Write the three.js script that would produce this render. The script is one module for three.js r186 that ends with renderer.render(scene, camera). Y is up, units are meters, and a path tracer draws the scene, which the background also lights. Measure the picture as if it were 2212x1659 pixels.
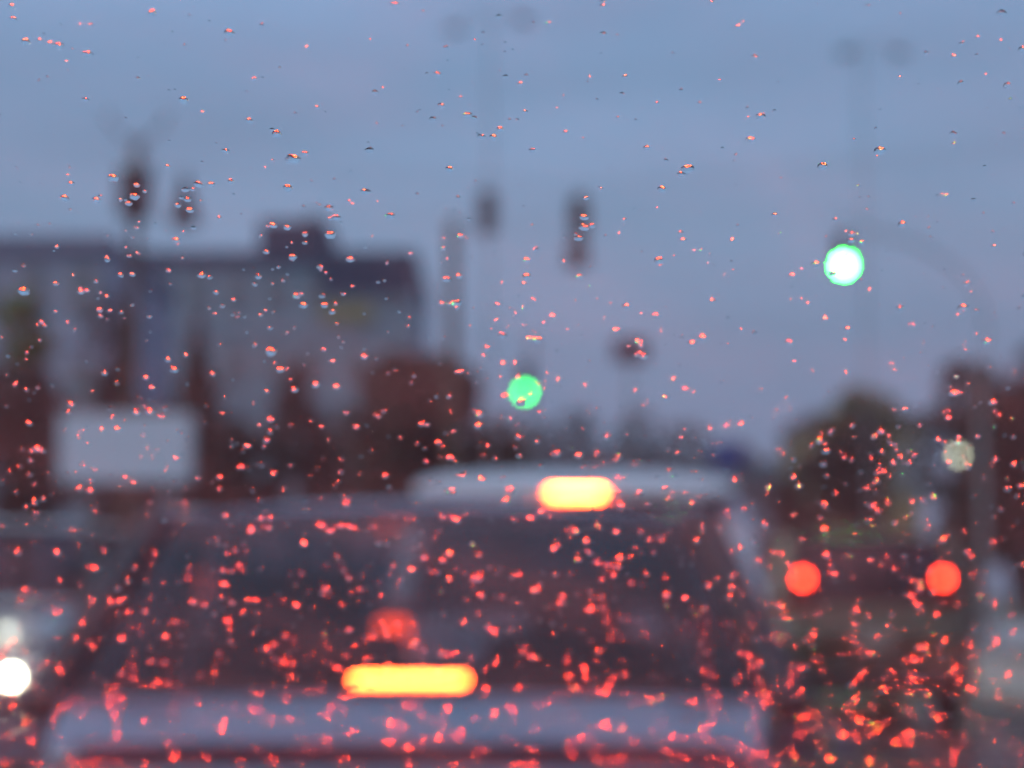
import * as THREE from 'three';
import { RoundedBoxGeometry } from 'three/addons/geometries/RoundedBoxGeometry.js';
import { mergeGeometries } from 'three/addons/utils/BufferGeometryUtils.js';
import { ImprovedNoise } from 'three/addons/math/ImprovedNoise.js';
import { RectAreaLightUniformsLib } from 'three/addons/lights/RectAreaLightUniformsLib.js';

// ---------------------------------------------------------------- camera, sky, light, exposure
const scene = new THREE.Scene();
const W = 2212, H = 1659, FOCAL = 4127, PITCH = 0.1089, EYE = 1.25;      // the picture's grid used below for directions
const camera = new THREE.PerspectiveCamera(2 * Math.atan(H / 2 / FOCAL) * 180 / Math.PI, 4 / 3, 0.05, 2000);
camera.position.set(0, EYE, 0);
camera.rotation.set(PITCH, 0, 0);
const FOCUS = 0.59;
camera.focus = FOCUS;                                                     // the lens is focused on the wet windscreen
camera.userData.fStop = camera.getFocalLength() / (FOCUS * 0.0163 * 1000);
camera.updateMatrixWorld(true);

const EXPOSURE = 160;                                                       // dusk, exposed up
const renderer = new THREE.WebGLRenderer({ antialias: true });
renderer.toneMapping = THREE.LinearToneMapping;
renderer.toneMappingExposure = EXPOSURE;
renderer.shadowMap.enabled = true;
RectAreaLightUniformsLib.init();

const noise = new ImprovedNoise();
const fbm = (x, y, z, n = 4) => { let s = 0, a = 0.5; for (let i = 0; i < n; i++) { s += a * noise.noise(x, y, z); x *= 2.03; y *= 2.03; z *= 2.03; a *= 0.5; } return s; };
{ // overcast blue dusk
  const w = 1024, h = 512, data = new Float32Array(w * h * 4);
  const stops = [[-90, .03, .035, .05], [-2, .07, .085, .13], [0, .150, .185, .290], [5, .166, .212, .332], [11, .184, .276, .425], [18, .186, .306, .498], [40, .19, .31, .505], [90, .195, .315, .51]];
  for (let j = 0; j < h; j++) {
    const el = ((j + .5) / h - .5) * 180;
    let k = 0; while (k < stops.length - 2 && el > stops[k + 1][0]) k++;
    const t = Math.min(1, Math.max(0, (el - stops[k][0]) / (stops[k + 1][0] - stops[k][0])));
    for (let i = 0; i < w; i++) {
      const az = (i + .5) / w * 2 * Math.PI, e = el * Math.PI / 180;
      const x = Math.cos(e) * Math.cos(az), y = Math.sin(e), z = Math.cos(e) * Math.sin(az);
      const n = el > -2 ? 1 + .26 * fbm(x * 3, y * 16, z * 3) + .09 * fbm(x * 9 + 5, y * 40, z * 9) : 1;
      for (let c = 0; c < 3; c++) data[(j * w + i) * 4 + c] = (stops[k][c + 1] * (1 - t) + stops[k + 1][c + 1] * t) * n * 1.2 / EXPOSURE;
      data[(j * w + i) * 4 + 3] = 1;
    }
  }
  const t = new THREE.DataTexture(data, w, h, THREE.RGBAFormat, THREE.FloatType);
  t.mapping = THREE.EquirectangularReflectionMapping; t.magFilter = THREE.LinearFilter; t.needsUpdate = true;
  scene.background = t; scene.environment = t;
}
const sun = new THREE.DirectionalLight(new THREE.Color(1, .93, .85), .012);   // what is left of the day behind the clouds
sun.position.set(-60, 90, 40); sun.shadow.radius = 40; sun.castShadow = true;
Object.assign(sun.shadow.camera, { left: -120, right: 120, top: 120, bottom: -120, far: 400 });
scene.add(sun, sun.target);

// ---------------------------------------------------------------- helpers
let seed = 20240611;
const rnd = (a = 0, b = 1) => { seed = (seed + 0x6d2b79f5) | 0; let t = Math.imul(seed ^ (seed >>> 15), 1 | seed); t = (t + Math.imul(t ^ (t >>> 7), 61 | t)) ^ t; return a + (b - a) * (((t ^ (t >>> 14)) >>> 0) / 4294967296); };
const V = (x, y, z) => new THREE.Vector3(x, y, z);
function dir(px, py) { return V((px - W / 2) / FOCAL, (H / 2 - py) / FOCAL, -1).applyAxisAngle(V(1, 0, 0), PITCH); }
function at(px, py, depth) { const d = dir(px, py); return d.multiplyScalar(depth / -d.z).add(camera.position); }   // a direction and a distance in metres
const atX = (px, depth) => at(px, 1280, depth).x, atY = (py, depth) => at(W / 2, py, depth).y;
const used = {};
const numbered = (n) => { const k = used[n] = (used[n] ?? -1) + 1; return k ? n + '_' + String(k).padStart(3, '0') : n; };
function thing(name, label, category, pos = [0, 0, 0], turn = 0, group) {
  const o = new THREE.Group(); o.name = numbered(name); o.position.set(...pos); o.rotation.y = turn; o.userData = { label, category };
  if (group) o.userData.group = group;
  scene.add(o); return o;
}
function part(name, geo, mat, parent) {
  if (Array.isArray(geo)) geo = mergeGeometries(geo.map((g) => { const k = g.index ? g.toNonIndexed() : g.clone(); for (const a of Object.keys(k.attributes)) if (!['position', 'normal', 'uv'].includes(a)) k.deleteAttribute(a); if (!k.attributes.uv) k.setAttribute('uv', new THREE.BufferAttribute(new Float32Array(k.attributes.position.count * 2), 2)); return k; }));
  const m = new THREE.Mesh(geo, mat); m.name = name; m.castShadow = m.receiveShadow = true; parent.add(m); return m;
}
function structure(name, geo, mat) { const m = part(name, geo, mat, scene); m.userData.kind = 'structure'; return m; }
const M = (r, g, b, o = {}) => { const m = new THREE.MeshStandardMaterial({ roughness: .8, side: THREE.DoubleSide, ...o }); m.color.setRGB(r, g, b); return m; };
const MP = (r, g, b, o = {}) => { const m = new THREE.MeshPhysicalMaterial({ side: THREE.DoubleSide, ...o }); m.color.setRGB(r, g, b); return m; };
const paint = (r, g, b) => MP(r, g, b, { roughness: .45, metalness: .25, clearcoat: 1, clearcoatRoughness: .06 });
function glow(r, g, b) { const m = M(Math.min(.5, r), Math.min(.5, g), Math.min(.5, b), { roughness: .3 }); m.emissive.setRGB(r / EXPOSURE, g / EXPOSURE, b / EXPOSURE); return m; }  // r, g, b: how bright the lamp shows at this exposure
const box = (w, h, d, x = 0, y = 0, z = 0, r = 0) => (r ? new RoundedBoxGeometry(w, h, d, 3, r) : new THREE.BoxGeometry(w, h, d)).translate(x, y, z);
const cyl = (r0, r1, h, x = 0, y = 0, z = 0, n = 16) => new THREE.CylinderGeometry(r0, r1, h, n).translate(x, y, z);
function bar(p, q, w, d = w, r = 0) { const l = p.distanceTo(q); const g = r ? new RoundedBoxGeometry(w, d, l, 2, r) : new THREE.BoxGeometry(w, d, l); const m = new THREE.Matrix4().lookAt(p, q, Math.abs(q.clone().sub(p).normalize().y) > .95 ? V(1, 0, 0) : V(0, 1, 0)); m.setPosition(p.clone().add(q).multiplyScalar(.5)); return g.applyMatrix4(m); }
const tube = (pts, r, n = 40, m = 10) => new THREE.TubeGeometry(new THREE.CatmullRomCurve3(pts), n, r, m);
// closed body through rounded cross-sections: [z, half width, bottom, top, taper towards the top]
function loft(st, p = 5, n = 36) {
  const pos = [], idx = [];
  for (const [z, w, y0, y1, k = 0] of st) for (let i = 0; i < n; i++) {
    const a = i / n * 2 * Math.PI, c = Math.cos(a), s = Math.sin(a), sy = Math.sign(s) * Math.abs(s) ** (2 / p);
    pos.push(Math.sign(c) * Math.abs(c) ** (2 / p) * w * (1 - k * Math.max(0, sy)), (y0 + y1) / 2 + (y1 - y0) / 2 * sy, z);
  }
  for (let j = 0; j < st.length - 1; j++) for (let i = 0; i < n; i++) { const a = j * n + i, b = j * n + (i + 1) % n; idx.push(a, a + n, b, b, a + n, b + n); }
  for (const j of [0, st.length - 1]) { const c = pos.length / 3; pos.push(0, (st[j][2] + st[j][3]) / 2, st[j][0]); for (let i = 0; i < n; i++) idx.push(...(j ? [c, j * n + i, j * n + (i + 1) % n] : [c, (i + 1) % n, i])); }
  const g = new THREE.BufferGeometry(); g.setAttribute('position', new THREE.Float32BufferAttribute(pos, 3)); g.setIndex(idx); g.computeVertexNormals(); return g;
}
// bulged four-cornered panel; t = 0 gives a sheet (a pane), t > 0 a slab
function panel(a, b, c, d, bulge = 0, t = 0, nu = 10, nv = 8) {
  const pos = [], idx = [], nrm = b.clone().sub(a).cross(d.clone().sub(a)).normalize(), layers = t ? 2 : 1, row = nu + 1, per = row * (nv + 1);
  for (let l = 0; l < layers; l++) for (let j = 0; j <= nv; j++) for (let i = 0; i <= nu; i++) {
    const u = i / nu, v = j / nv, p = a.clone().multiplyScalar((1 - u) * (1 - v)).addScaledVector(b, u * (1 - v)).addScaledVector(c, u * v).addScaledVector(d, (1 - u) * v);
    const e = t ? .25 * t : 0, edge = Math.min(u, 1 - u, v, 1 - v) === 0 ? e : 0;
    p.addScaledVector(nrm, bulge * (1 - (2 * u - 1) ** 2) * (.6 + .4 * (1 - (2 * v - 1) ** 2)) - (l ? t - edge : edge)); pos.push(p.x, p.y, p.z);
  }
  const at2 = (l, i, j) => l * per + j * row + i;
  for (let l = 0; l < layers; l++) for (let j = 0; j < nv; j++) for (let i = 0; i < nu; i++) { const q = [at2(l, i, j), at2(l, i + 1, j), at2(l, i + 1, j + 1), at2(l, i, j + 1)]; if (l) q.reverse(); idx.push(q[0], q[1], q[2], q[0], q[2], q[3]); }
  if (t) { const rim = []; for (let i = 0; i < nu; i++) rim.push([i, 0]); for (let j = 0; j < nv; j++) rim.push([nu, j]); for (let i = nu; i > 0; i--) rim.push([i, nv]); for (let j = nv; j > 0; j--) rim.push([0, j]);
    rim.forEach(([i, j], k) => { const [i2, j2] = rim[(k + 1) % rim.length], q = [at2(0, i, j), at2(1, i, j), at2(1, i2, j2), at2(0, i2, j2)]; idx.push(q[0], q[1], q[2], q[0], q[2], q[3]); }); }
  const g = new THREE.BufferGeometry(); g.setAttribute('position', new THREE.Float32BufferAttribute(pos, 3)); g.setIndex(idx); g.computeVertexNormals(); return g;
}
function lampLight(parent, w, h, pos, rgb, towards = 1) {    // the light of a lamp, just in front of its glowing lens
  const k = Math.max(...rgb), l = new THREE.RectAreaLight(new THREE.Color(rgb[0] / k, rgb[1] / k, rgb[2] / k), k / EXPOSURE, w, h);
  l.position.set(...pos); l.rotation.y = towards > 0 ? Math.PI : 0; l.name = 'lamp_light'; parent.add(l);
}

// ---------------------------------------------------------------- ground, road, pavements
function speckle(a, b, scale, rough) {
  const n = 512, c = new Uint8Array(n * n * 4), r = new Uint8Array(n * n * 4);
  for (let j = 0; j < n; j++) for (let i = 0; i < n; i++) {
    const f = .5 + .5 * fbm(i / n * scale, j / n * scale, 3.7, 5), g = rnd(), k = (j * n + i) * 4;
    for (let q = 0; q < 3; q++) c[k + q] = Math.round(255 * Math.max(0, Math.min(1, a[q] + (b[q] - a[q]) * (f * .7 + g * .3))));
    const v = Math.round(255 * (rough[0] + (rough[1] - rough[0]) * Math.min(1, Math.max(0, (f - .35) * 2.5)))); r[k] = r[k + 1] = r[k + 2] = v; c[k + 3] = r[k + 3] = 255;
  }
  const mk = (d, srgb) => { const t = new THREE.DataTexture(d, n, n); t.wrapS = t.wrapT = THREE.RepeatWrapping; t.magFilter = THREE.LinearFilter; if (srgb) t.colorSpace = THREE.SRGBColorSpace; t.needsUpdate = true; return t; };
  return { map: mk(c, true), roughnessMap: mk(r, false) };
}
const sheet = (w, l, x, y, z, s = 6) => { const g = new THREE.PlaneGeometry(w, l).rotateX(-Math.PI / 2); const uv = g.attributes.uv; for (let i = 0; i < uv.count; i++) uv.setXY(i, uv.getX(i) * w / s, uv.getY(i) * l / s); return g.translate(x, y, z); };
const asphaltTex = speckle([.16, .16, .18], [.30, .30, .31], 10, [.12, .42]), concreteTex = speckle([.50, .50, .49], [.68, .67, .64], 8, [.25, .6]), earthTex = speckle([.18, .2, .13], [.33, .31, .22], 12, [.6, .95]);
const asphalt = M(1, 1, 1, { ...asphaltTex, roughness: 1 }), concrete = M(1, 1, 1, { ...concreteTex, roughness: 1 }), earth = M(1, 1, 1, { ...earthTex, roughness: 1 });
structure('ground', sheet(900, 900, 0, -.02, -300, 9), earth);
structure('road', sheet(17.4, 360, -3.2, 0, -150, 5), asphalt);
structure('pavement', box(3.2, .14, 300, 7.1, .07, -130), concrete);
structure('pavement_left', box(3.2, .14, 300, -13.5, .07, -130), concrete);
structure('forecourt', sheet(26, 40, 21.8, .004, -62, 7), concrete);
const paintWhite = M(.6, .6, .58, { roughness: .45 }), paintYellow = M(.5, .34, .06, { roughness: .45 });
for (let k = 0; k < 9; k++) structure(numbered('lane_dash'), sheet(.12, 3, 1.75, .004, -4 - k * 9), paintWhite);
for (const dx of [0, .25]) structure(numbered('centre_line'), sheet(.12, 200, -1.95 - dx, .004, -90), paintYellow);

// ---------------------------------------------------------------- vehicles
const black = M(.018, .02, .02, { roughness: .5 }), rubber = M(.02, .02, .022, { roughness: .9 }), trim = M(.025, .025, .028, { roughness: .55 }), alloy = M(.45, .46, .48, { metalness: .9, roughness: .35 }), glossBlack = MP(.012, .012, .016, { roughness: .5 }), cloth = M(.035, .035, .042, { roughness: .95 });
const glassDark = MP(.20, .22, .27, { transmission: 1, roughness: .03, thickness: 0, ior: 1.5 }), glassClear = MP(.62, .68, .70, { transmission: 1, roughness: .02, thickness: 0, ior: 1.5 });
function wheel(g, x, z, r = .33, w = .22) {
  const t = part('wheel', new THREE.TorusGeometry(r - .07, .08, 12, 28).scale(1, 1, 1.35).rotateY(Math.PI / 2).translate(x, r, z), rubber, g);
  part('rim', cyl(r - .09, r - .09, w * .8, 0, 0, 0, 24).rotateZ(Math.PI / 2).translate(x, r, z), alloy, t);
  const sp = []; for (let k = 0; k < 5; k++) sp.push(box(w * .84, .06, r * 1.15).rotateX(k * Math.PI / 5).translate(x, r, z)); part('spokes', sp, alloy, t);
}
// A vehicle whose front points to local -z; c holds the cabin: roof corners and beltline, all in metres
function vehicle(g, o) {
  const { body, cabin: c, mat } = o;
  part('body', loft(body, o.square ?? 5), mat, g);
  const s = [-1, 1], b = c.belt, pt = (sx, k) => V(sx * c[k][0], c[k][1], c[k][2]);   // base and roof points: [half width, height, z]
  part('roof', panel(pt(-1, 'roofRear'), pt(1, 'roofRear'), pt(1, 'roofFront'), pt(-1, 'roofFront'), c.bulge ?? .05, .05, 16, 12), mat, g);
  for (const x of s) {
    part('pillar', bar(pt(x, 'baseRear'), pt(x, 'roofRear'), c.rearPillar ?? .10, .07, .025), o.pillarMat ?? mat, g);
    part('pillar', bar(pt(x, 'baseFront'), pt(x, 'roofFront'), .07, .06, .02), o.pillarMat ?? mat, g);
    const bm = pt(x, 'baseRear').lerp(pt(x, 'baseFront'), .52), rm = pt(x, 'roofRear').lerp(pt(x, 'roofFront'), .5);
    part('pillar', bar(bm, rm, .08, .05, .02), trim, g);
    const q = [pt(x, 'baseRear'), bm, rm, pt(x, 'roofRear')].map((v) => v.setX(v.x - x * .015)), r = [bm.clone(), pt(x, 'baseFront'), pt(x, 'roofFront'), rm.clone()].map((v) => v.setX(v.x - x * .015));
    part('side_window', panel(...q, x * .02), c.glass ?? glassDark, g); part('side_window', panel(...r, x * .02), c.glass ?? glassDark, g);
    part('roof_rail', bar(pt(x, 'roofRear'), pt(x, 'roofFront'), .06, .06, .02), mat, g);
    for (const k of [0, 1]) { // doors as shallow panels with handles
      const zA = c.baseRear[2] + (c.baseFront[2] - c.baseRear[2]) * (k ? .54 : .06), zB = c.baseRear[2] + (c.baseFront[2] - c.baseRear[2]) * (k ? 1.0 : .5), hw = o.halfWidth;
      const d = part('door', box(.03, c.baseRear[1] - .42, Math.abs(zA - zB), x * (hw - .006), (c.baseRear[1] + .32) / 2, (zA + zB) / 2, .012), mat, g);
      part('handle', box(.03, .03, .16, x * (hw + .014), c.baseRear[1] - .12, (zA + zB) / 2 + .25, .01), trim, d);
    }
    const m = part('mirror', new RoundedBoxGeometry(.2, .15, .1, 3, .04).translate(x * (o.halfWidth + .1), c.baseFront[1] + .1, c.baseFront[2] + .25), mat, g);
    part('mirror_glass', box(.15, .11, .006, x * (o.halfWidth + .1), c.baseFront[1] + .1, c.baseFront[2] + .304), alloy, m);
  }
  part('cabin_cover', panel(V(-c.baseRear[0] + .06, c.baseRear[1] + .03, c.baseRear[2] - .06), V(c.baseRear[0] - .06, c.baseRear[1] + .03, c.baseRear[2] - .06), V(c.baseFront[0] - .06, c.baseFront[1] + .03, c.baseFront[2] + .06), V(-c.baseFront[0] + .06, c.baseFront[1] + .03, c.baseFront[2] + .06), .01, .02), cloth, g);  // dark cover added at belt height to stop reflections off the body top
  part('rear_window', panel(pt(-1, 'baseRear'), pt(1, 'baseRear'), pt(1, 'roofRear'), pt(-1, 'roofRear'), c.rearBulge ?? .05), c.glassRear ?? c.glass ?? glassDark, g);
  part('windscreen', panel(pt(1, 'baseFront'), pt(-1, 'baseFront'), pt(-1, 'roofFront'), pt(1, 'roofFront'), .06), glassClear, g);
  for (const z of o.seats ?? []) for (const x of [-.38, .38]) { const st = part('seat', box(.5, .5, .12, x, c.baseRear[1] - .12, z, .05), cloth, g); part('headrest', box(.26, .17, .09, x, c.baseRear[1] + .22, z + .02, .035), cloth, st); }
  for (const z of o.axles) for (const x of s) wheel(g, x * (o.halfWidth - .12), z, o.wheel ?? .33);
}
function lamp(name, g, w, h, d, x, y, z, rgb, { light = .35, towards = 1, r = .02, turn = 0 } = {}) {
  const l = part(name, new RoundedBoxGeometry(w, h, d, 3, Math.min(r, w / 2.1, h / 2.1, d / 2.1)).rotateY(turn).translate(x, y, z), glow(...rgb.map((v) => v * (1 - light))), g);
  if (light) lampLight(l, w * .96, h * .96, [x, y, z + towards * (d / 2 + .012)], rgb.map((v) => v * light), towards);
  return l;
}
const RED = (k) => [k, k * .031, k * .005], off = M(.16, .01, .012, { roughness: .25 }), white = M(.7, .7, .68, { roughness: .5 });

{ // the large dark sedan right ahead
  const D = 3.6, g = thing('dark_sedan', 'dark blue grey sedan stopped right ahead, its brake light glowing under the rear window', 'car', [-.205, 0, -D]);
  // local z = 0 is its rear bumper
  vehicle(g, {
    mat: paint(.11, .14, .22), halfWidth: .94, pillarMat: MP(.02, .022, .035, { roughness: .7 }), wheel: .34, axles: [-1.05, -3.95], seats: [-1.55, -2.55],
    body: [[.02, .70, .36, .60], [0, .86, .30, .80, .05], [-.03, .92, .28, .91, .12], [-.06, .935, .26, .955, .16], [-.25, .94, .24, .985, .2], [-.5, .94, .22, 1.01, .2], [-1.3, .94, .2, 1.0, .17], [-2.6, .94, .2, .98, .15], [-3.3, .94, .2, .96, .18], [-4.2, .93, .22, .90, .2], [-4.75, .86, .26, .78, .2], [-4.9, .66, .34, .62, .1]],
    cabin: { baseRear: [.80, 1.0, -.47], roofRear: [.67, 1.44, -1.16], roofFront: [.66, 1.46, -2.3], baseFront: [.80, .97, -3.25], bulge: .055, rearPillar: .085, rearBulge: .05 },
  });
  const lid = part('boot_lid', panel(V(-.67, .955, -.04), V(.67, .955, -.04), V(.74, 1.04, -.46), V(-.74, 1.04, -.46), .022, .03, 20, 6), g.children[0].material, g);
  part('boot_lip', bar(V(-.62, .968, -.04), V(.62, .968, -.04), .03, .012, .005), g.children[0].material, lid);
  part('bumper', loft([[.09, .60, .34, .52], [.07, .84, .30, .56], [-.1, .955, .28, .58], [-.3, .957, .28, .58]], 6), trim, g);
  const plate = part('number_plate', box(.33, .16, .012, 0, .74, .028, .004), white, g); part('plate_frame', box(.36, .19, .01, 0, .74, .022, .004), trim, plate);
  lamp('brake_lamp', g, .24, .013, .03, -.014, 1.066, -.53, [600, 42, 4.4], { light: .3 });
  part('lamp_housing', [box(.27, .05, .06, -.014, 1.04, -.585, .01), box(.29, .006, .15, -.014, 1.0545, -.472)], black, g);  // long thin lip added to block the lamp reflection in the boot lid
  for (const x of [-1, 1]) {
    const hs = part('lamp_housing', [box(.25, .48, .1, x * .825, .695, -.035, .03), box(.30, .40, .1, x * .57, .655, -.035, .03)], trim, g);
    lamp('tail_lamp', hs, .22, .42, .022, x * .83, .686, .034, RED(540), { light: .45, r: .008 }); lamp('added_inner_lamp', hs, .27, .34, .022, x * .57, .665, .034, RED(540), { light: .45, r: .008 });  // inner lens added below view so more red light reaches the drops
    part('lamp_shield', [box(.26, .014, .06, x * .825, .905, .022), box(.018, .45, .12, x * .953, .705, .025), box(.30, .02, .12, x * .57, .848, .025), box(.018, .38, .12, x * .42, .665, .025)], trim, hs);  // dark strips added to keep the lamp light off the bodywork
  }
  for (const x of [-.55, .55]) part('exhaust', cyl(.035, .035, .2, 0, 0, 0).rotateX(Math.PI / 2).translate(x, .3, .02), alloy, g);
}
{ // the tall estate in front of it
  const D = 10.3, g = thing('silver_suv', 'tall silver sport utility with a bright high brake light, ahead of the dark sedan', 'car', [.35, 0, -D]);
  vehicle(g, {
    mat: paint(.52, .53, .58), halfWidth: 1.03, square: 6, wheel: .4, axles: [-1.0, -4.0], seats: [-1.2, -2.4],
    body: [[.03, .8, .5, .8], [0, .98, .42, 1.10, .02], [-.08, 1.02, .38, 1.18, .04], [-.6, 1.03, .34, 1.18, .05], [-3.2, 1.03, .34, 1.18, .06], [-3.6, 1.03, .34, 1.14, .08], [-4.7, .99, .36, 1.08, .12], [-5.0, .86, .44, .9, .1]],
    cabin: { baseRear: [.95, 1.17, -.03], roofRear: [.86, 1.74, -.22], roofFront: [.80, 1.80, -2.5], baseFront: [.90, 1.17, -3.35], bulge: .07, rearPillar: .15, rearBulge: .05 },
  });
  const sp = part('roof_shell', loft([[-.06, .74, 1.765, 1.80], [-.09, .84, 1.75, 1.835], [-.2, .89, 1.73, 1.885], [-.4, .90, 1.72, 1.93], [-.8, .90, 1.72, 1.95], [-2.3, .86, 1.74, 1.945], [-2.55, .8, 1.76, 1.88]], 2.9, 56), g.children[0].material, g);
  lamp('brake_lamp', sp, .28, .010, .03, 0, 1.795, -.05, [600, 38, 4], { light: .3 });
  lamp('tail_lamp', g, .16, .12, .07, -.99, 1.05, 0, RED(26), { light: .3, r: .03 }); part('tail_lamp', box(.16, .12, .07, .99, 1.05, 0, .03), off, g);   // the right-hand one shows unlit
  for (const x of [-.6, .6]) part('roof_bar', bar(V(x, 1.96, -.5), V(x, 1.96, -2.4), .035, .035, .012), trim, g);
  part('number_plate', box(.33, .16, .012, 0, .9, .04, .004), white, g);
  part('bumper', loft([[.12, .8, .44, .6], [.1, .96, .4, .66], [-.15, 1.035, .38, .68], [-.3, 1.035, .38, .68]], 6), trim, g);
  part('hatch_handle', box(.4, .05, .04, 0, 1.06, .04, .01), alloy, g);
}
{ // the minivan in the right lane
  const D = 18, g = thing('olive_minivan', 'olive green minivan in the right lane with two round red tail lights', 'car', [atX(1884, D), 0, -D]);
  vehicle(g, {
    mat: MP(.075, .075, .05, { roughness: .55, metalness: .2, clearcoat: .5, clearcoatRoughness: .35 }), halfWidth: .98, square: 6, wheel: .33, axles: [-.85, -3.75], seats: [-1.2, -2.2],
    body: [[.03, .8, .40, .8], [0, .93, .34, 1.12, .02], [-.08, .97, .3, 1.16, .03], [-.6, .98, .26, 1.16, .04], [-3.0, .98, .26, 1.12, .06], [-3.6, .96, .26, 1.04, .1], [-4.4, .9, .3, .84, .15], [-4.7, .74, .38, .68, .1]],
    cabin: { baseRear: [.9, 1.15, -.03], roofRear: [.76, 1.78, -.24], roofFront: [.7, 1.8, -2.6], baseFront: [.88, 1.12, -3.7], bulge: .05, rearPillar: .16 },
  });
  for (const x of [-1, 1]) { const l = part('tail_lamp', box(.2, .34, .06, x * .66, 1.31, .03, .03), off, g); lamp('lamp_lens', l, .075, .075, .03, x * .655, 1.385, .065, [80, 2.0, .5], { light: .3, r: .03 }); }
  part('number_plate', box(.33, .16, .012, 0, .82, .045, .004), M(.28, .27, .25), g);
  part('bumper', loft([[.12, .74, .34, .52], [.1, .92, .32, .6], [-.15, .985, .3, .62], [-.3, .985, .3, .62]], 6), trim, g);
}
{ // the oncoming pickup
  const D = 13.6, g = thing('oncoming_pickup', 'pale oncoming pickup truck with lit headlights on the far side of the road', 'pickup truck', [atX(118, D) - .98, 0, -D], Math.PI);
  vehicle(g, {
    mat: paint(.60, .62, .66), pillarMat: glossBlack, halfWidth: .98, square: 7, wheel: .39, axles: [-1.0, -4.5], seats: [.2 - 2.6],
    body: [[.02, .9, .5, .9], [0, .96, .45, 1.05, .02], [-.06, .98, .42, 1.12, .03], [-1.5, .98, .4, 1.18, .05], [-1.7, .98, .4, 1.16, .05], [-3.9, .98, .4, 1.13, .05], [-5.4, .98, .42, 1.10, .05], [-5.5, .94, .5, 1.0, .05]].map(([z, ...r]) => [-(5.5 + z), ...r]).reverse(),
    cabin: { baseRear: [.92, 1.15, -2.1], roofRear: [.76, 1.80, -2.25], roofFront: [.74, 1.80, -3.3], baseFront: [.90, 1.17, -4.0], bulge: .05 },
  });
  // its front is at local z = -5.5; shift so that the front meets the given depth
  for (const ch of g.children) ch.position.z += 5.5;
  const hood = part('bonnet', panel(V(.86, 1.16, -.04), V(-.86, 1.16, -.04), V(-.86, 1.20, 1.45), V(.86, 1.20, 1.45), .05, .04), g.children[0].material, g);
  part('badge', box(.12, .05, .02, 0, 1.08, -.05, .008), alloy, hood);
  const gr = part('grille', box(1.1, .34, .05, 0, .93, -.03, .02), trim, g); for (let k = 0; k < 4; k++) part('grille_bar', box(1.08, .025, .03, 0, .82 + k * .075, -.06, .008), alloy, gr);
  for (const x of [-1, 1]) { lamp('side_lamp', g, .07, .07, .05, x * .66, .97, -.05, [4.5, 4.8, 4], { light: .3, towards: -1, r: .03 }); lamp('headlight', g, .08, .075, .05, x * .71, .665, -.10, [110, 100, 70], { light: .35, towards: -1, r: .03 }); }
  part('bumper', box(1.96, .3, .2, 0, .62, .02, .06), alloy, g);
  part('number_plate', box(.33, .16, .012, 0, .6, -.086, .004), white, g);
}

// ---------------------------------------------------------------- street furniture
const steel = M(.30, .31, .33, { metalness: .5, roughness: .5 }), wood = M(.10, .075, .06, { roughness: .9 });
function signalHead(g, x, y, z, r, lit, turn = 0) { // r: lens radius; y: middle of the lowest lens
  const pitch = r * 2.45, h = pitch * 3 + r * .3, grp = part('signal_head', new RoundedBoxGeometry(r * 2.7, h, r * 1.6, 3, r * .3).translate(0, pitch, -r * .9), black, g);
  grp.position.set(x, y, z); grp.rotation.y = turn;
  const cols = [[.10, .008, .006], [.11, .06, .004], [.006, .05, .03]];
  for (let k = 0; k < 3; k++) {
    const lens = new THREE.SphereGeometry(r, 24, 8, 0, Math.PI * 2, 0, .9).rotateX(Math.PI / 2).scale(1 / .7833, 1 / .7833, .3).translate(0, pitch * (2 - k), -.25 * r);
    part(k === 2 && lit ? 'green_lamp' : 'lens', lens, k === 2 && lit ? glow(...lit) : M(...cols[k], { roughness: .25 }), grp);
    part('visor', new THREE.CylinderGeometry(r * 1.12, r * 1.12, r * 1.3, 20, 1, true, Math.PI * .5 - 2.2, 4.4).rotateX(Math.PI / 2).rotateZ(Math.PI * .5 + .0).translate(0, pitch * (2 - k), r * .6), black, grp);
  }
  if (lit) lampLight(grp, r * 1.5, r * 1.5, [0, 0, .12 * r + .02], lit.map((v) => v * .3), 1);
  return grp;
}
{ // near signal on a curved mast arm
  const D = 38, base = at(2128, 1280, D), tip = at(1850, 470, D), lit = at(1818, 577, D);
  const g = thing('curved_mast_signal', 'green traffic light hanging from the curved mast arm of a grey pole', 'traffic light', [base.x, 0, -D]);
  const L = (px, py) => at(px, py, D).sub(V(base.x, 0, -D));
  part('pole', cyl(.06, .075, L(0, 800).y, 0, L(0, 800).y / 2, 0, 20), steel, g);
  part('pole_base', cyl(.2, .26, .5, 0, .25, 0, 12), steel, g);
  part('mast_arm', tube([L(2128, 810), L(2132, 730), L(2118, 650), L(2062, 580), L(1975, 527), L(1862, 492)], .03), steel, g);
  signalHead(g, lit.x - base.x, lit.y, .22, .105, [13, 900, 26], 0);
  part('hanger', bar(V(lit.x - base.x, lit.y + 1.0, 0), L(1838, 480), .05), steel, g);
}
{ // far signal on a slender post
  const D = 42, b = at(1136, 847, D), g = thing('post_mounted_signal', 'smaller green traffic light on a slender post beyond the silver vehicle roof', 'traffic light', [b.x, 0, -D]);
  part('post', cyl(.06, .075, b.y + 1.3, .12, (b.y + 1.3) / 2, -.25, 12), steel, g);
  part('bracket', bar(V(0, b.y + .55, -.15), V(.12, b.y + .55, -.25), .04), steel, g);
  signalHead(g, -.02, b.y, 0, .1, [.35, 21, 3.0]);
}
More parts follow.
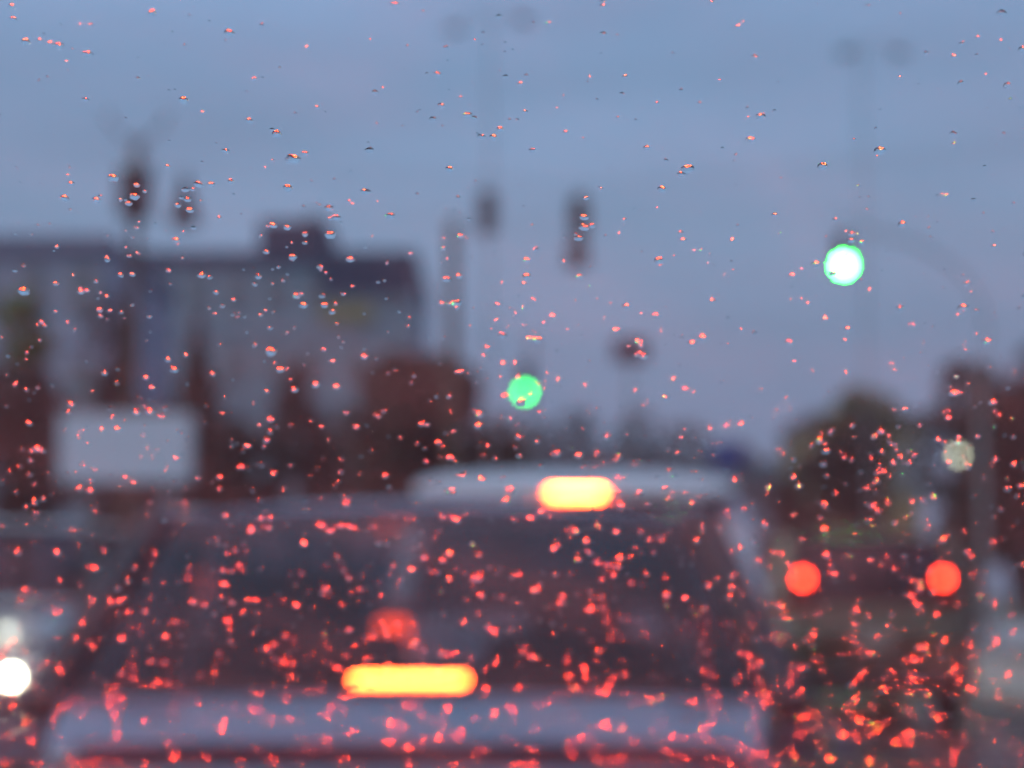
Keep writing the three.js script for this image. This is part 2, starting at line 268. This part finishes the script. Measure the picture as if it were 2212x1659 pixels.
{ // wooden pole with a cross-arm and a transformer can
  const D = 40, b = at(276, 1280, D), g = thing('utility_pole', 'wooden utility pole with cross arm and dark transformer can, before the left block', 'utility pole', [b.x, 0, -D]);
  const y = (py) => atY(py, D), top = y(300);
  part('pole', cyl(.09, .15, top, 0, top / 2, 0, 16), wood, g);
  part('cross_arm', [bar(V(-.02, y(330), .1), V(-.62, y(262), .1), .05), bar(V(.02, y(330), .1), V(.62, y(262), .1), .05)], wood, g);
  for (const x of [-.62, .62]) part('insulator', cyl(.04, .06, .2, x, y(255), .1, 10), M(.25, .2, .17, { roughness: .3 }), g);
  const t = part('transformer', cyl(.36, .36, 1.0, .03, y(424), .32, 24), M(.03, .033, .045), g); part('transformer_lid', cyl(.30, .37, .1, .03, y(424) + .55, .32, 24), steel, t);
  part('bracket', bar(V(0, y(424), 0), V(.03, y(424), .1), .12), steel, g);
}
{ const D = 33, b = at(975, 1280, D), g = thing('wooden_span_pole', 'bare wooden pole beside the edge of the grey office block', 'utility pole', [b.x, 0, -D]); const top = atY(478, D);
  part('pole', cyl(.09, .13, top, 0, top / 2, 0, 16), wood, g); part('pole_cap', cyl(.06, .10, .1, 0, top + .05, 0, 16), steel, g); part('hook', new THREE.TorusGeometry(.07, .015, 8, 16).translate(.14, top - .15, 0), steel, g); }
// signals and a lamp that hang from a span wire
{
  const D = 31, P = [at(276, 330, D), at(400, 372, D), at(1060, 384, D), at(1250, 402, D), at(2350, 300, D)];
  const wire = part('span_wire', tube(P, .006, 120, 6), black, scene); wire.name = numbered('span_wire'); wire.userData = { label: 'thin black span wire strung over the crossing', category: 'cable' };
  const p1 = at(400, 372, D), g1 = thing('pendant_lamp', 'dark bell shaped pendant lamp hanging beside the utility pole', 'street lamp', [p1.x, p1.y, p1.z]);
  part('shade', new THREE.LatheGeometry([[.03, 0], [.05, -.12], [.10, -.22], [.17, -.55], [.27, -.86], [.25, -.88], [.14, -.6]].map((q) => new THREE.Vector2(...q)), 28), M(.03, .032, .045), g1); part('stem', cyl(.02, .02, .2, 0, -.06, 0, 8), black, g1); part('bulb', new THREE.SphereGeometry(.09, 16, 12).translate(0, -.78, 0), M(.3, .3, .28, { roughness: .2 }), g1);
  const p2 = at(1058, 384, D), g2 = thing('hanging_signal', 'unlit traffic signal seen edge on, hanging next to the wooden pole', 'traffic light', [p2.x, p2.y, p2.z]);
  part('hanger', cyl(.02, .02, .3, 0, -.1, 0, 8), steel, g2); signalHead(g2, 0, -.84, .05, .095, null, Math.PI * .62);
  const p3 = at(1250, 402, D), g3 = thing('hanging_signal', 'unlit dark traffic signal seen from behind with a second unit under it', 'traffic light', [p3.x, p3.y, p3.z]);
  part('hanger', cyl(.02, .02, .3, 0, -.1, 0, 8), steel, g3); signalHead(g3, 0, -.76, -.1, .095, null, Math.PI); part('back_plate', box(.32, .56, .015, 0, -.52, .12, .005), M(.05, .032, .03), g3); part('lower_unit', box(.36, .42, .2, -.03, -1.16, 0, .04), M(.10, .05, .05), g3); part('link', cyl(.02, .02, .14, 0, -.92, 0, 8), steel, g3);
  const p4 = at(1362, 757, D), g4 = thing('street_sign', 'small dark maroon street sign on a slender post', 'sign', [p4.x, 0, p4.z]);
  part('post', cyl(.03, .035, p4.y + .2, 0, (p4.y + .2) / 2, -.05, 10), steel, g4); part('sign_plate', box(.58, .38, .02, 0, p4.y, 0, .008), M(.07, .03, .045, { roughness: .4 }), g4);
}
function streetLamp(label, px, topPy, D, heads, group, arms = true) {
  const b = at(px, 1280, D), g = thing('street_lamp', label, 'street lamp', [b.x, 0, -D], 0, group), top = atY(topPy, D);
  part('pole', cyl(.018, .03, top, 0, top / 2, 0, 12), steel, g);
  for (const [hx, hy] of heads) { const p = at(hx, hy, D).sub(V(b.x, 0, -D)); part('arm', tube([V(0, top - .25, 0), V(p.x * .5, top + .05, 0), V(p.x, p.y, 0)], .014, 16, 8), steel, g); part('lamp_head', new THREE.SphereGeometry(.17, 20, 12).scale(1.15, .42, .6).translate(p.x, p.y - .02, 0), M(.10, .10, .12, { roughness: .5 }), g); }
  return g;
}
streetLamp('tall twin armed street lamp, unlit, standing beside the curved mast signal', 1883, 95, 38, [[1826, 112], [1942, 112]], 'twin armed street lamps');
streetLamp('tall twin armed street lamp, unlit, rising behind the hanging signals', 1058, 20, 36, [[982, 60], [1130, 40]], 'twin armed street lamps');
{ // lit lamp on the right: a globe on a post
  const D = 43, p = at(2070, 983, D), g = thing('globe_lamp', 'pale lit globe lamp on a post before the dark right hand trees', 'street lamp', [p.x, 0, -D]);
  part('post', cyl(.05, .08, p.y - .15, 0, (p.y - .15) / 2, 0, 14), black, g); part('collar', cyl(.11, .06, .12, 0, p.y - .17, 0, 16), black, g);
  part('lamp_globe', new THREE.SphereGeometry(.085, 24, 16).translate(0, p.y, 0), glow(5, 5.2, 3.5), g); const l = new THREE.PointLight(new THREE.Color(1, .98, .8), .1 / EXPOSURE); l.position.set(0, p.y, .2); l.shadow.radius = 4; g.add(l);
  part('finial', cyl(.01, .05, .1, 0, p.y + .19, 0, 10), black, g);
}
{ // pale sign board on the left, a faint glow added to brighten its face
  const D = 35, a = at(128, 1040, D), b = at(414, 896, D), w = b.x - a.x, h = b.y - a.y, g = thing('sign_board', 'blank pale sign board on two posts, left of the dark sedan', 'sign', [(a.x + b.x) / 2, 0, -D]);
  const cs = part('sign_case', box(w + .06, h + .06, .24, 0, a.y + h / 2, -.13, .02), steel, g); part('sign_face', box(w, h, .02, 0, a.y + h / 2, .002, .008), (() => { const m = M(.46, .50, .55, { roughness: .4 }); m.emissive.setRGB(.025 / EXPOSURE, .05 / EXPOSURE, .09 / EXPOSURE); return m; })(), cs);
  for (const x of [-.8, .8]) part('post', cyl(.07, .08, a.y + .1, x, (a.y + .1) / 2, -.13, 12), steel, g);
}
{ const D = 45, p = at(1572, 985, D), g = thing('street_sign', 'small blue road sign on a post beyond the silver vehicle', 'sign', [p.x, 0, -D]); part('post', cyl(.03, .035, p.y, 0, p.y / 2, -.04, 10), steel, g); part('sign_plate', box(.75, .6, .02, 0, p.y, 0, .008), M(.02, .05, .22, { roughness: .4 }), g); }

// ---------------------------------------------------------------- buildings
function block(name, label, D, x0, x1, topPy, depth, wallMat, rows, cols, extra) {
  const a = at(x0, topPy, D), b = at(x1, topPy, D), w = b.x - a.x, h = a.y, g = thing(name, label, 'building', [(a.x + b.x) / 2, 0, -D]);
  const wall = part('wall', box(w, h, depth, 0, h / 2, -depth / 2), wallMat, g);
  part('parapet', [box(w + .3, .5, .3, 0, h + .02, .05), box(.3, .5, depth, -w / 2, h + .02, -depth / 2), box(.3, .5, depth, w / 2, h + .02, -depth / 2)], extra?.parapet ?? wallMat, g);
  const fl = h / rows, bw = w / cols, pane = MP(.17, .20, .23, { roughness: .2, metalness: 0 }), frame = M(.2, .22, .25, { roughness: .5 });
  const wg = box(bw * .5, fl * .42, .06), fg = mergeGeometries([box(bw * .56, .1, .12, 0, fl * .24, 0), box(bw * .56, .1, .12, 0, -fl * .24, 0), box(.1, fl * .42, .12, bw * .26, 0, 0), box(.1, fl * .42, .12, -bw * .26, 0, 0)]);
  for (let r = 0; r < rows; r++) for (let c = 0; c < cols; c++) { const m = part('window', wg, pane, g); m.position.set(-w / 2 + bw * (c + .5), fl * (r + .52), .035); part('window_frame', fg, frame, m); }
  for (let r = 1; r < rows; r++) part('floor_band', box(w + .08, .28, .1, 0, fl * r, .052), extra?.band ?? wallMat, g);
  return { g, w, h };
}
const stucco = M(.22, .30, .37, { roughness: .9 });
{ const { g, w, h } = block('office_block', 'large grey office block with a dark roof house, left of the wooden pole', 80, 300, 893, 556, 14, stucco, 5, 7, { parapet: M(.04, .05, .10), band: M(.20, .27, .33) });
  const a = at(556, 470, 80), b = at(704, 470, 80), cx = (a.x + b.x) / 2 - g.position.x; const rh = part('roof_house', box(b.x - a.x, a.y - h, 5, cx, h + (a.y - h) / 2, -3), M(.035, .045, .09), g); part('roof_vent', cyl(.4, .4, .7, cx + .6, a.y + .35, -3), steel, rh);
  part('fascia', box(w * .34, 1.2, .12, w * .33, h - .9, .12), M(.03, .04, .09), g); part('shop_sign', box(2.2, .8, .1, w * .26, h - 2.4, .14), M(.24, .21, .10), g); }
block('stucco_building', 'low mauve stucco building at the far left behind the trees', 62, -420, 236, 528, 12, M(.29, .34, .45, { roughness: .9 }), 4, 6, { parapet: M(.16, .17, .26) });
block('low_shop', 'low ochre shop building behind the right hand trees', 75, 1760, 1985, 905, 9, M(.20, .17, .09, { roughness: .9 }), 2, 4, { parapet: M(.09, .08, .09) });

// ---------------------------------------------------------------- trees
const leafMats = { dark: M(.030, .028, .022, { roughness: .7 }), maroon: M(.040, .028, .028, { roughness: .7 }), green: M(.10, .15, .04, { roughness: .7 }), olive: M(.14, .13, .05, { roughness: .7 }) }, bark = M(.05, .04, .035, { roughness: .95 });
function foliage(n, fn, size) {
  const pos = [], nor = [], q = new THREE.Quaternion(), e = new THREE.Euler();
  for (let i = 0; i < n; i++) { const c = fn(i), s = size * rnd(.6, 1.3); q.setFromEuler(e.set(rnd(0, 6.3), rnd(0, 6.3), rnd(0, 6.3))); const nn = V(0, 0, 1).applyQuaternion(q);
    const k = [[-.5, 0], [0, -.9], [.5, 0], [0, 1]].map(([x, y]) => V(x * s, y * s, 0).applyQuaternion(q).add(c)); for (const j of [0, 1, 2, 0, 2, 3]) { pos.push(k[j].x, k[j].y, k[j].z); nor.push(nn.x, nn.y, nn.z); } }
  const g = new THREE.BufferGeometry(); g.setAttribute('position', new THREE.Float32BufferAttribute(pos, 3)); g.setAttribute('normal', new THREE.Float32BufferAttribute(nor, 3)); return g;
}
function tree(name, label, px, top, bottom, width, D, mat, n = 1500, cone = 0, group) {
  const b = at(px, 1280, D), g = thing(name, label, 'tree', [b.x, 0, -D], rnd(0, 6), group), y1 = atY(top, D), y0 = Math.max(.3, atY(bottom, D)), r = width / 2 * D / FOCAL, cy = (y0 + y1) / 2, hh = (y1 - y0) / 2;
  const limbs = [new THREE.CylinderGeometry(r * .05 + .03, r * .1 + .07, cy, 10).translate(0, cy / 2, 0)];
  for (let k = 0; k < 5; k++) { const a = k * 1.3 + rnd(), l = r * .7; limbs.push(bar(V(0, cy * .75, 0), V(Math.cos(a) * l, cy + hh * rnd(-.1, .5), Math.sin(a) * l), r * .05 + .02)); }
  part('trunk', limbs, bark, g);
  const lobes = []; for (let k = 0; k < 14; k++) { const t = rnd(-1, 1), a = rnd(0, 6.3), rr = cone ? (1 - (t + 1) / 2) * .75 : Math.sqrt(1 - t * t) * .62; lobes.push([V(Math.cos(a) * rr * r, cy + t * hh * .72, Math.sin(a) * rr * r), (cone ? .18 + .3 * (1 - (t + 1) / 2) : rnd(.3, .5))]); }
  part('crown', foliage(Math.round(n * 2.4), () => { if (cone) { const t = rnd() ** 1.5, a = rnd(0, 6.3), rr = (1 - t) * r * rnd(.3, 1) * (1 + .15 * Math.sin(t * 40)); return V(Math.cos(a) * rr, y0 + (y1 - y0) * t, Math.sin(a) * rr); } const [c, s] = lobes[Math.floor(rnd(0, 14))], d = V(rnd(-1, 1), rnd(-1, 1), rnd(-1, 1)).normalize().multiplyScalar(rnd(.5, 1) ** .5); return V(c.x + d.x * s * r, Math.max(.2, c.y + d.y * s * hh), c.z + d.z * s * r); }, Math.max(.1, r * .10)), mat, g);
}
const T = [
  ['broadleaf_tree', 'dark leafy tree at the far left beside the sign board', 40, 770, 1180, 230, 45, 'dark', 1900],
  ['broadleaf_tree', 'narrow dark tree growing behind the utility pole', 222, 640, 920, 130, 50, 'maroon', 1300],
  ['conifer_tree', 'dark pointed conifer rising over the right end of the sign board', 418, 688, 1110, 210, 42, 'dark', 1800, 1],
  ['broadleaf_tree', 'small dark tree in front of the middle of the office block', 645, 785, 1130, 130, 48, 'maroon', 1300],
  ['broadleaf_tree', 'low dark shrub tree between the conifer and the office block', 530, 900, 1150, 190, 46, 'maroon', 1300],
  ['broadleaf_tree', 'broad dark tree at the foot of the bare wooden pole', 890, 778, 1150, 380, 44, 'dark', 3200],
  ['broadleaf_tree', 'low dark tree under the smaller green traffic light', 1075, 905, 1180, 210, 47, 'dark', 1500],
  ['broadleaf_tree', 'low dark hedge tree behind the sign board', 265, 860, 1180, 330, 52, 'maroon', 2000],
  ['broadleaf_tree', 'squat dark tree filling the gap beside the broad tree', 735, 880, 1180, 170, 50, 'dark', 1300],
  ['broadleaf_tree', 'pale green tree against the stucco building', 30, 640, 800, 150, 55, 'green', 900],
  ['broadleaf_tree', 'yellowish olive tree in front of the low shop', 1870, 835, 960, 170, 70, 'olive', 900],
  ['broadleaf_tree', 'dark rounded tree below the olive tree', 1860, 895, 1150, 190, 58, 'dark', 1500],
  ['broadleaf_tree', 'brownish bush beside the road between the sign and the minivan', 1755, 985, 1190, 170, 60, 'maroon', 1200],
  ['broadleaf_tree', 'large dark tree behind the globe lamp', 2115, 790, 1290, 250, 48, 'dark', 2400],
  ['broadleaf_tree', 'large dark tree at the right edge of the road', 2270, 770, 1330, 260, 44, 'maroon', 2200],
];
for (const [n, l, px, t, b, w, D, m, k, c] of T) tree(n, l, px, t, b, w, D, leafMats[m], k, c);
for (const [px, t, w] of [[1130, 905, 190], [1245, 885, 170], [1370, 878, 190], [1470, 905, 160], [1590, 960, 170], [1690, 985, 150]]) tree('distant_tree', 'small dark tree in the row at the end of the road', px, t, 1230, w, 280, leafMats.maroon, 900, 0, 'distant trees at the end of the road');

// ---------------------------------------------------------------- the car one sits in
const RAKE = 32 * Math.PI / 180, REACH = 0.8, slopeUp = V(0, Math.sin(RAKE), Math.cos(RAKE)), outward = V(0, Math.cos(RAKE), -Math.sin(RAKE)), glassAt = V(0, EYE, -REACH);
const onGlass = (x, s) => V(x, glassAt.y, glassAt.z).addScaledVector(slopeUp, s);                 // metres across, metres up the slope
function glassFrom(px, py) { const d = dir(px, py).normalize(), t = glassAt.clone().sub(camera.position).dot(outward) / d.dot(outward), p = camera.position.clone().addScaledVector(d, t); return [p.x, p.clone().sub(glassAt).dot(slopeUp)]; }
function pixelOf(p) { const q = p.clone().applyMatrix4(camera.matrixWorldInverse); return [W / 2 - q.x / q.z * FOCAL, H / 2 + q.y / q.z * FOCAL]; }
{
  const g = thing('own_car', 'rain spotted raked windscreen and dark dashboard of the car one looks out of', 'car', [0, 0, 0]);
  // breath-fine spray on the glass: cloudy wisps that scatter a little light
  const n = 1024, film = new Uint8Array(n * n * 4);
  for (let j = 0; j < n; j++) for (let i = 0; i < n; i++) { const x = i / n * 1.44, y = j / n * 1.12, w = fbm(x * 9 + 2 * fbm(x * 5, y * 5, 1, 3), y * 16 + x * 6, 4, 5), sp = fbm(x * 150, y * 190, 8, 2), v = Math.max(0, Math.min(1, .44 + .50 * w + .12 * sp)); film.set([0, Math.round(255 * v), 0, 255], (j * n + i) * 4); }
  const filmMap = new THREE.DataTexture(film, n, n); filmMap.magFilter = THREE.LinearFilter; filmMap.wrapS = filmMap.wrapT = THREE.MirroredRepeatWrapping; filmMap.needsUpdate = true;
  const pane = MP(.97, .985, .985, { transmission: 1, roughness: .28, roughnessMap: filmMap, thickness: 0, ior: 1.5 });
  const ws = panel(onGlass(-.36, -.56), onGlass(1.08, -.56), onGlass(.98, .56), onGlass(-.30, .56), 0, 0, 2, 2), wp = ws.attributes.position, wuv = [];
  for (let i = 0; i < wp.count; i++) { const p = V(wp.getX(i), wp.getY(i), wp.getZ(i)); wuv.push((p.x + .36) / 1.44, (p.clone().sub(glassAt).dot(slopeUp) + .56) / 1.12); }
  ws.setAttribute('uv', new THREE.Float32BufferAttribute(wuv, 2));
  part('windscreen', ws, pane, g);
  part('dashboard', box(1.44, .12, .75, .36, EYE - .42, -1.0, .04), M(.012, .012, .013, { roughness: .95 }), g);
  part('roof_lining', box(1.25, .05, 1.2, .35, EYE + .335, .28, .02), M(.12, .12, .12, { roughness: .95 }), g);
  part('bonnet', panel(V(-.42, EYE - .36, -1.32), V(1.14, EYE - .36, -1.32), V(1.08, EYE - .52, -2.3), V(-.36, EYE - .52, -2.3), .04, .03), M(.012, .012, .013, { roughness: .6 }), g);
  for (const [x0, x1] of [[-.4, -.335], [1.12, 1.015]]) part('pillar', bar(onGlass(x0, -.56), onGlass(x1, .58), .06, .07, .02), trim, g);
}
// ---------------------------------------------------------------- rain on the glass
const water = MP(1, 1, 1, { transmission: 1, roughness: 0, thickness: .002, ior: 1.333, side: THREE.FrontSide });
function dropGeometry(contact, wobble, stretch, k) {
  const n = 22, rings = 6, pos = [], idx = [], R = 1 / Math.sin(contact), drop = Math.cos(contact) * R;
  const outline = (a) => 1 + wobble * fbm(Math.cos(a) * 1.3 + k * 7.1, Math.sin(a) * 1.3 + k * 3.3, k, 3) * 1.6;
  pos.push(0, R - drop, 0);
  for (let j = 1; j <= rings; j++) for (let i = 0; i < n; i++) { const a = i / n * 2 * Math.PI, r = Math.sin(j / rings * Math.PI / 2), o = outline(a); pos.push(Math.cos(a) * r * o, Math.sqrt(Math.max(0, R * R - r * r)) - drop, Math.sin(a) * r * o * stretch * (1 + (Math.sin(a) > 0 ? .12 : -.06))); }
  for (let i = 0; i < n; i++) idx.push(0, 1 + (i + 1) % n, 1 + i);
  for (let j = 1; j < rings; j++) for (let i = 0; i < n; i++) { const a = 1 + (j - 1) * n + i, b = 1 + (j - 1) * n + (i + 1) % n; idx.push(a, b, a + n, b, b + n, a + n); }
  const top = new THREE.BufferGeometry(); top.setAttribute('position', new THREE.Float32BufferAttribute(pos, 3)); top.setIndex(idx); top.computeVertexNormals();
  const bp = [0, 0, 0], bi = [], bn = [0, -1, 0]; for (let i = 0; i < n; i++) { const o = (1 + (rings - 1) * n + i) * 3; bp.push(pos[o], pos[o + 1], pos[o + 2]); bn.push(0, -1, 0); bi.push(0, 1 + i, 1 + (i + 1) % n); }
  const base = new THREE.BufferGeometry(); base.setAttribute('position', new THREE.Float32BufferAttribute(bp, 3)); base.setAttribute('normal', new THREE.Float32BufferAttribute(bn, 3)); base.setIndex(bi);
  return mergeGeometries([top, base]);
}
const drops = []; for (let k = 0; k < 8; k++) drops.push(dropGeometry([.62, .8, .7, .92, .66, .76, .58, .86][k], .22 + .07 * (k % 3), [1, 1.15, .95, 1.3][k % 4], k + 1));
const toGlass = new THREE.Matrix4().makeBasis(V(1, 0, 0), outward, slopeUp.clone().negate());   // drop's y = outward, its z = down the slope
function placed(x, s, r, turn = 0, lift = .0002) { const p = onGlass(x, s).addScaledVector(outward, lift); return new THREE.Matrix4().makeTranslation(p.x, p.y, p.z).multiply(toGlass).multiply(new THREE.Matrix4().makeRotationY(turn)).multiply(new THREE.Matrix4().makeScale(r * 1.2, r, r)); }
const list = [];
// drops that stand out in the photograph: picture direction and radius in mm
for (const [px, py, mm] of [[633, 345, 2.2], [790, 415, 1.6], [843, 467, 1.6], [710, 450, 1.5], [712, 508, 1.7], [598, 290, 1.4], [540, 262, 1.1], [190, 118, 1.5], [1262, 470, 1.5], [1262, 492, 1.6], [1250, 515, 1.5], [1485, 366, 1.9], [1473, 378, 1.4], [1900, 326, 1.7], [1777, 360, 1.5], [1840, 506, 1.3], [1838, 520, 1.2], [1800, 590, 1.2], [1126, 868, 1.5], [1160, 735, 1.6], [1085, 725, 1.5], [1380, 738, 1.4], [1390, 770, 1.5], [985, 655, 1.6], [1075, 660, 1.2], [435, 595, 1.5], [50, 630, 1.9], [380, 520, 1.4], [290, 425, 1.5], [245, 385, 1.6], [278, 440, 1.2], [700, 660, 1.2], [585, 760, 1.9], [80, 970, 1.9], [1030, 1250, 2.3], [1155, 1275, 2.1], [1250, 985, 1.8], [1265, 1170, 1.5], [975, 1062, 1.8], [1780, 1090, 1.7], [1930, 1000, 1.5], [2070, 955, 1.5], [2050, 1000, 1.3], [1785, 975, 1.9], [1855, 1558, 2.4], [1820, 1590, 2.2], [1790, 1640, 2.1], [1935, 1605, 2.0], [1965, 1585, 2.0], [1910, 1490, 2.0], [1840, 1480, 1.9], [1655, 1500, 2.0], [1985, 1310, 1.7], [1685, 1308, 1.8], [2080, 665, 1.8], [2060, 850, 1.6], [400, 410, 1.3], [405, 432, 1.2], [410, 455, 1.3], [590, 488, 1.3], [620, 492, 1.2], [655, 660, 1.4], [640, 640, 1.3], [575, 545, 1.1], [1010, 250, 1.4], [1040, 296, 1.2], [1065, 297, 1.1], [935, 258, 1.0], [2165, 30, 1.5], [2060, 290, 1.2]]) { const [x, s] = glassFrom(px, py); list.push([x, s, mm / 1000 * (py > 900 ? .75 : .9)]); }
let tries = 0;
const cells = new Map(), cell = (x, s) => Math.floor(x / .005) * 4096 + Math.floor(s / .005), near = (x, s) => { const o = []; for (const i of [-.005, 0, .005]) for (const j of [-.005, 0, .005]) o.push(...(cells.get(cell(x + i, s + j)) ?? [])); return o; }, keep = (d) => { const k = cell(d[0], d[1]); if (!cells.has(k)) cells.set(k, []); cells.get(k).push(d); };
list.forEach(keep);
while (list.length < 8200 && tries++ < 60000) {
  const x = rnd(-.34, .62), s = rnd(-.30, .34), [px, py] = pixelOf(onGlass(x, s));
  const v = Math.min(1, Math.max(0, py / H)), clump = fbm(x * 22, s * 22, 9, 3);
  let want = .40 + .55 * Math.min(1, Math.max(0, (v - .12) / .5)) + .9 * clump;
  if (px > 1450 && py > 950) want += .35;
  if (rnd() > want) continue;
  const u = rnd(), r = (.38 + .10 * v + 1.0 * u ** 3.4) / 1000 * (1 - .15 * v);
  if (near(x, s).some(([a, b, q]) => Math.abs(a - x) < q + r && Math.abs(b - s) < q + r && Math.hypot(a - x, b - s) < (q + r) * .95)) continue;
  list.push([x, s, r]); keep([x, s, r]);
}
for (const [px, y0, y1, n] of [[1925, 950, 1125, 26], [1900, 1450, 1640, 20], [1655, 1330, 1560, 22], [225, 560, 700, 12], [1300, 1150, 1500, 22]]) for (let k = 0; k < n; k++) { const [x, s] = glassFrom(px + rnd(-45, 45) + (k % 5 - 2) * 12, rnd(y0, y1)); list.push([x, s, rnd(.45, .9) / 1000]); }   // runs and clusters
for (const [x, s, r] of list.slice(0, 1400)) if (rnd() < .3) { const a = rnd(0, 6.3), q = r * rnd(.35, .7); list.push([x + Math.cos(a) * (r * 1.25 + q), s + Math.sin(a) * (r * 1.1 + q), q]); }          // beads beside larger drops
const size = ([x, s, r]) => { const p = onGlass(x, s), [px, py] = pixelOf(p); return px > -20 && px < W + 20 && py > -20 && py < H + 20 ? r / p.distanceTo(camera.position) : 0; };
const variant = (x, s) => Math.floor(rnd(0, 8));
list.sort((a, b) => size(b) - size(a));
list.slice(0, 300).forEach(([x, s, r], i) => {
  const m = new THREE.Mesh(drops[variant(x, s)], water); m.name = numbered('raindrop'); m.applyMatrix4(placed(x, s, r, rnd(-.5, .5)));
  m.userData = { label: 'large clear raindrop clinging to the outside of the windscreen', category: 'raindrop', group: 'large raindrops on the windscreen' }; m.castShadow = true; scene.add(m);
});
{
  const rest = list.slice(300), sets = drops.map(() => []); rest.forEach((d) => sets[variant(d[0], d[1])].push(d));
  const holder = new THREE.Group(); holder.name = 'small_raindrops'; holder.userData = { label: 'scattered small raindrops speckling the whole windscreen', category: 'raindrops', kind: 'stuff' }; scene.add(holder);
  sets.forEach((set, k) => { const im = new THREE.InstancedMesh(drops[k], water, set.length); im.name = 'drop_scatter'; set.forEach(([x, s, r], i) => im.setMatrixAt(i, placed(x, s, r, rnd(-.6, .6)))); im.userData.kind = 'stuff'; holder.add(im); });
}
scene.fog = new THREE.FogExp2(new THREE.Color(.78, .84, 1), .0007);                            // rain haze
renderer.render(scene, camera);
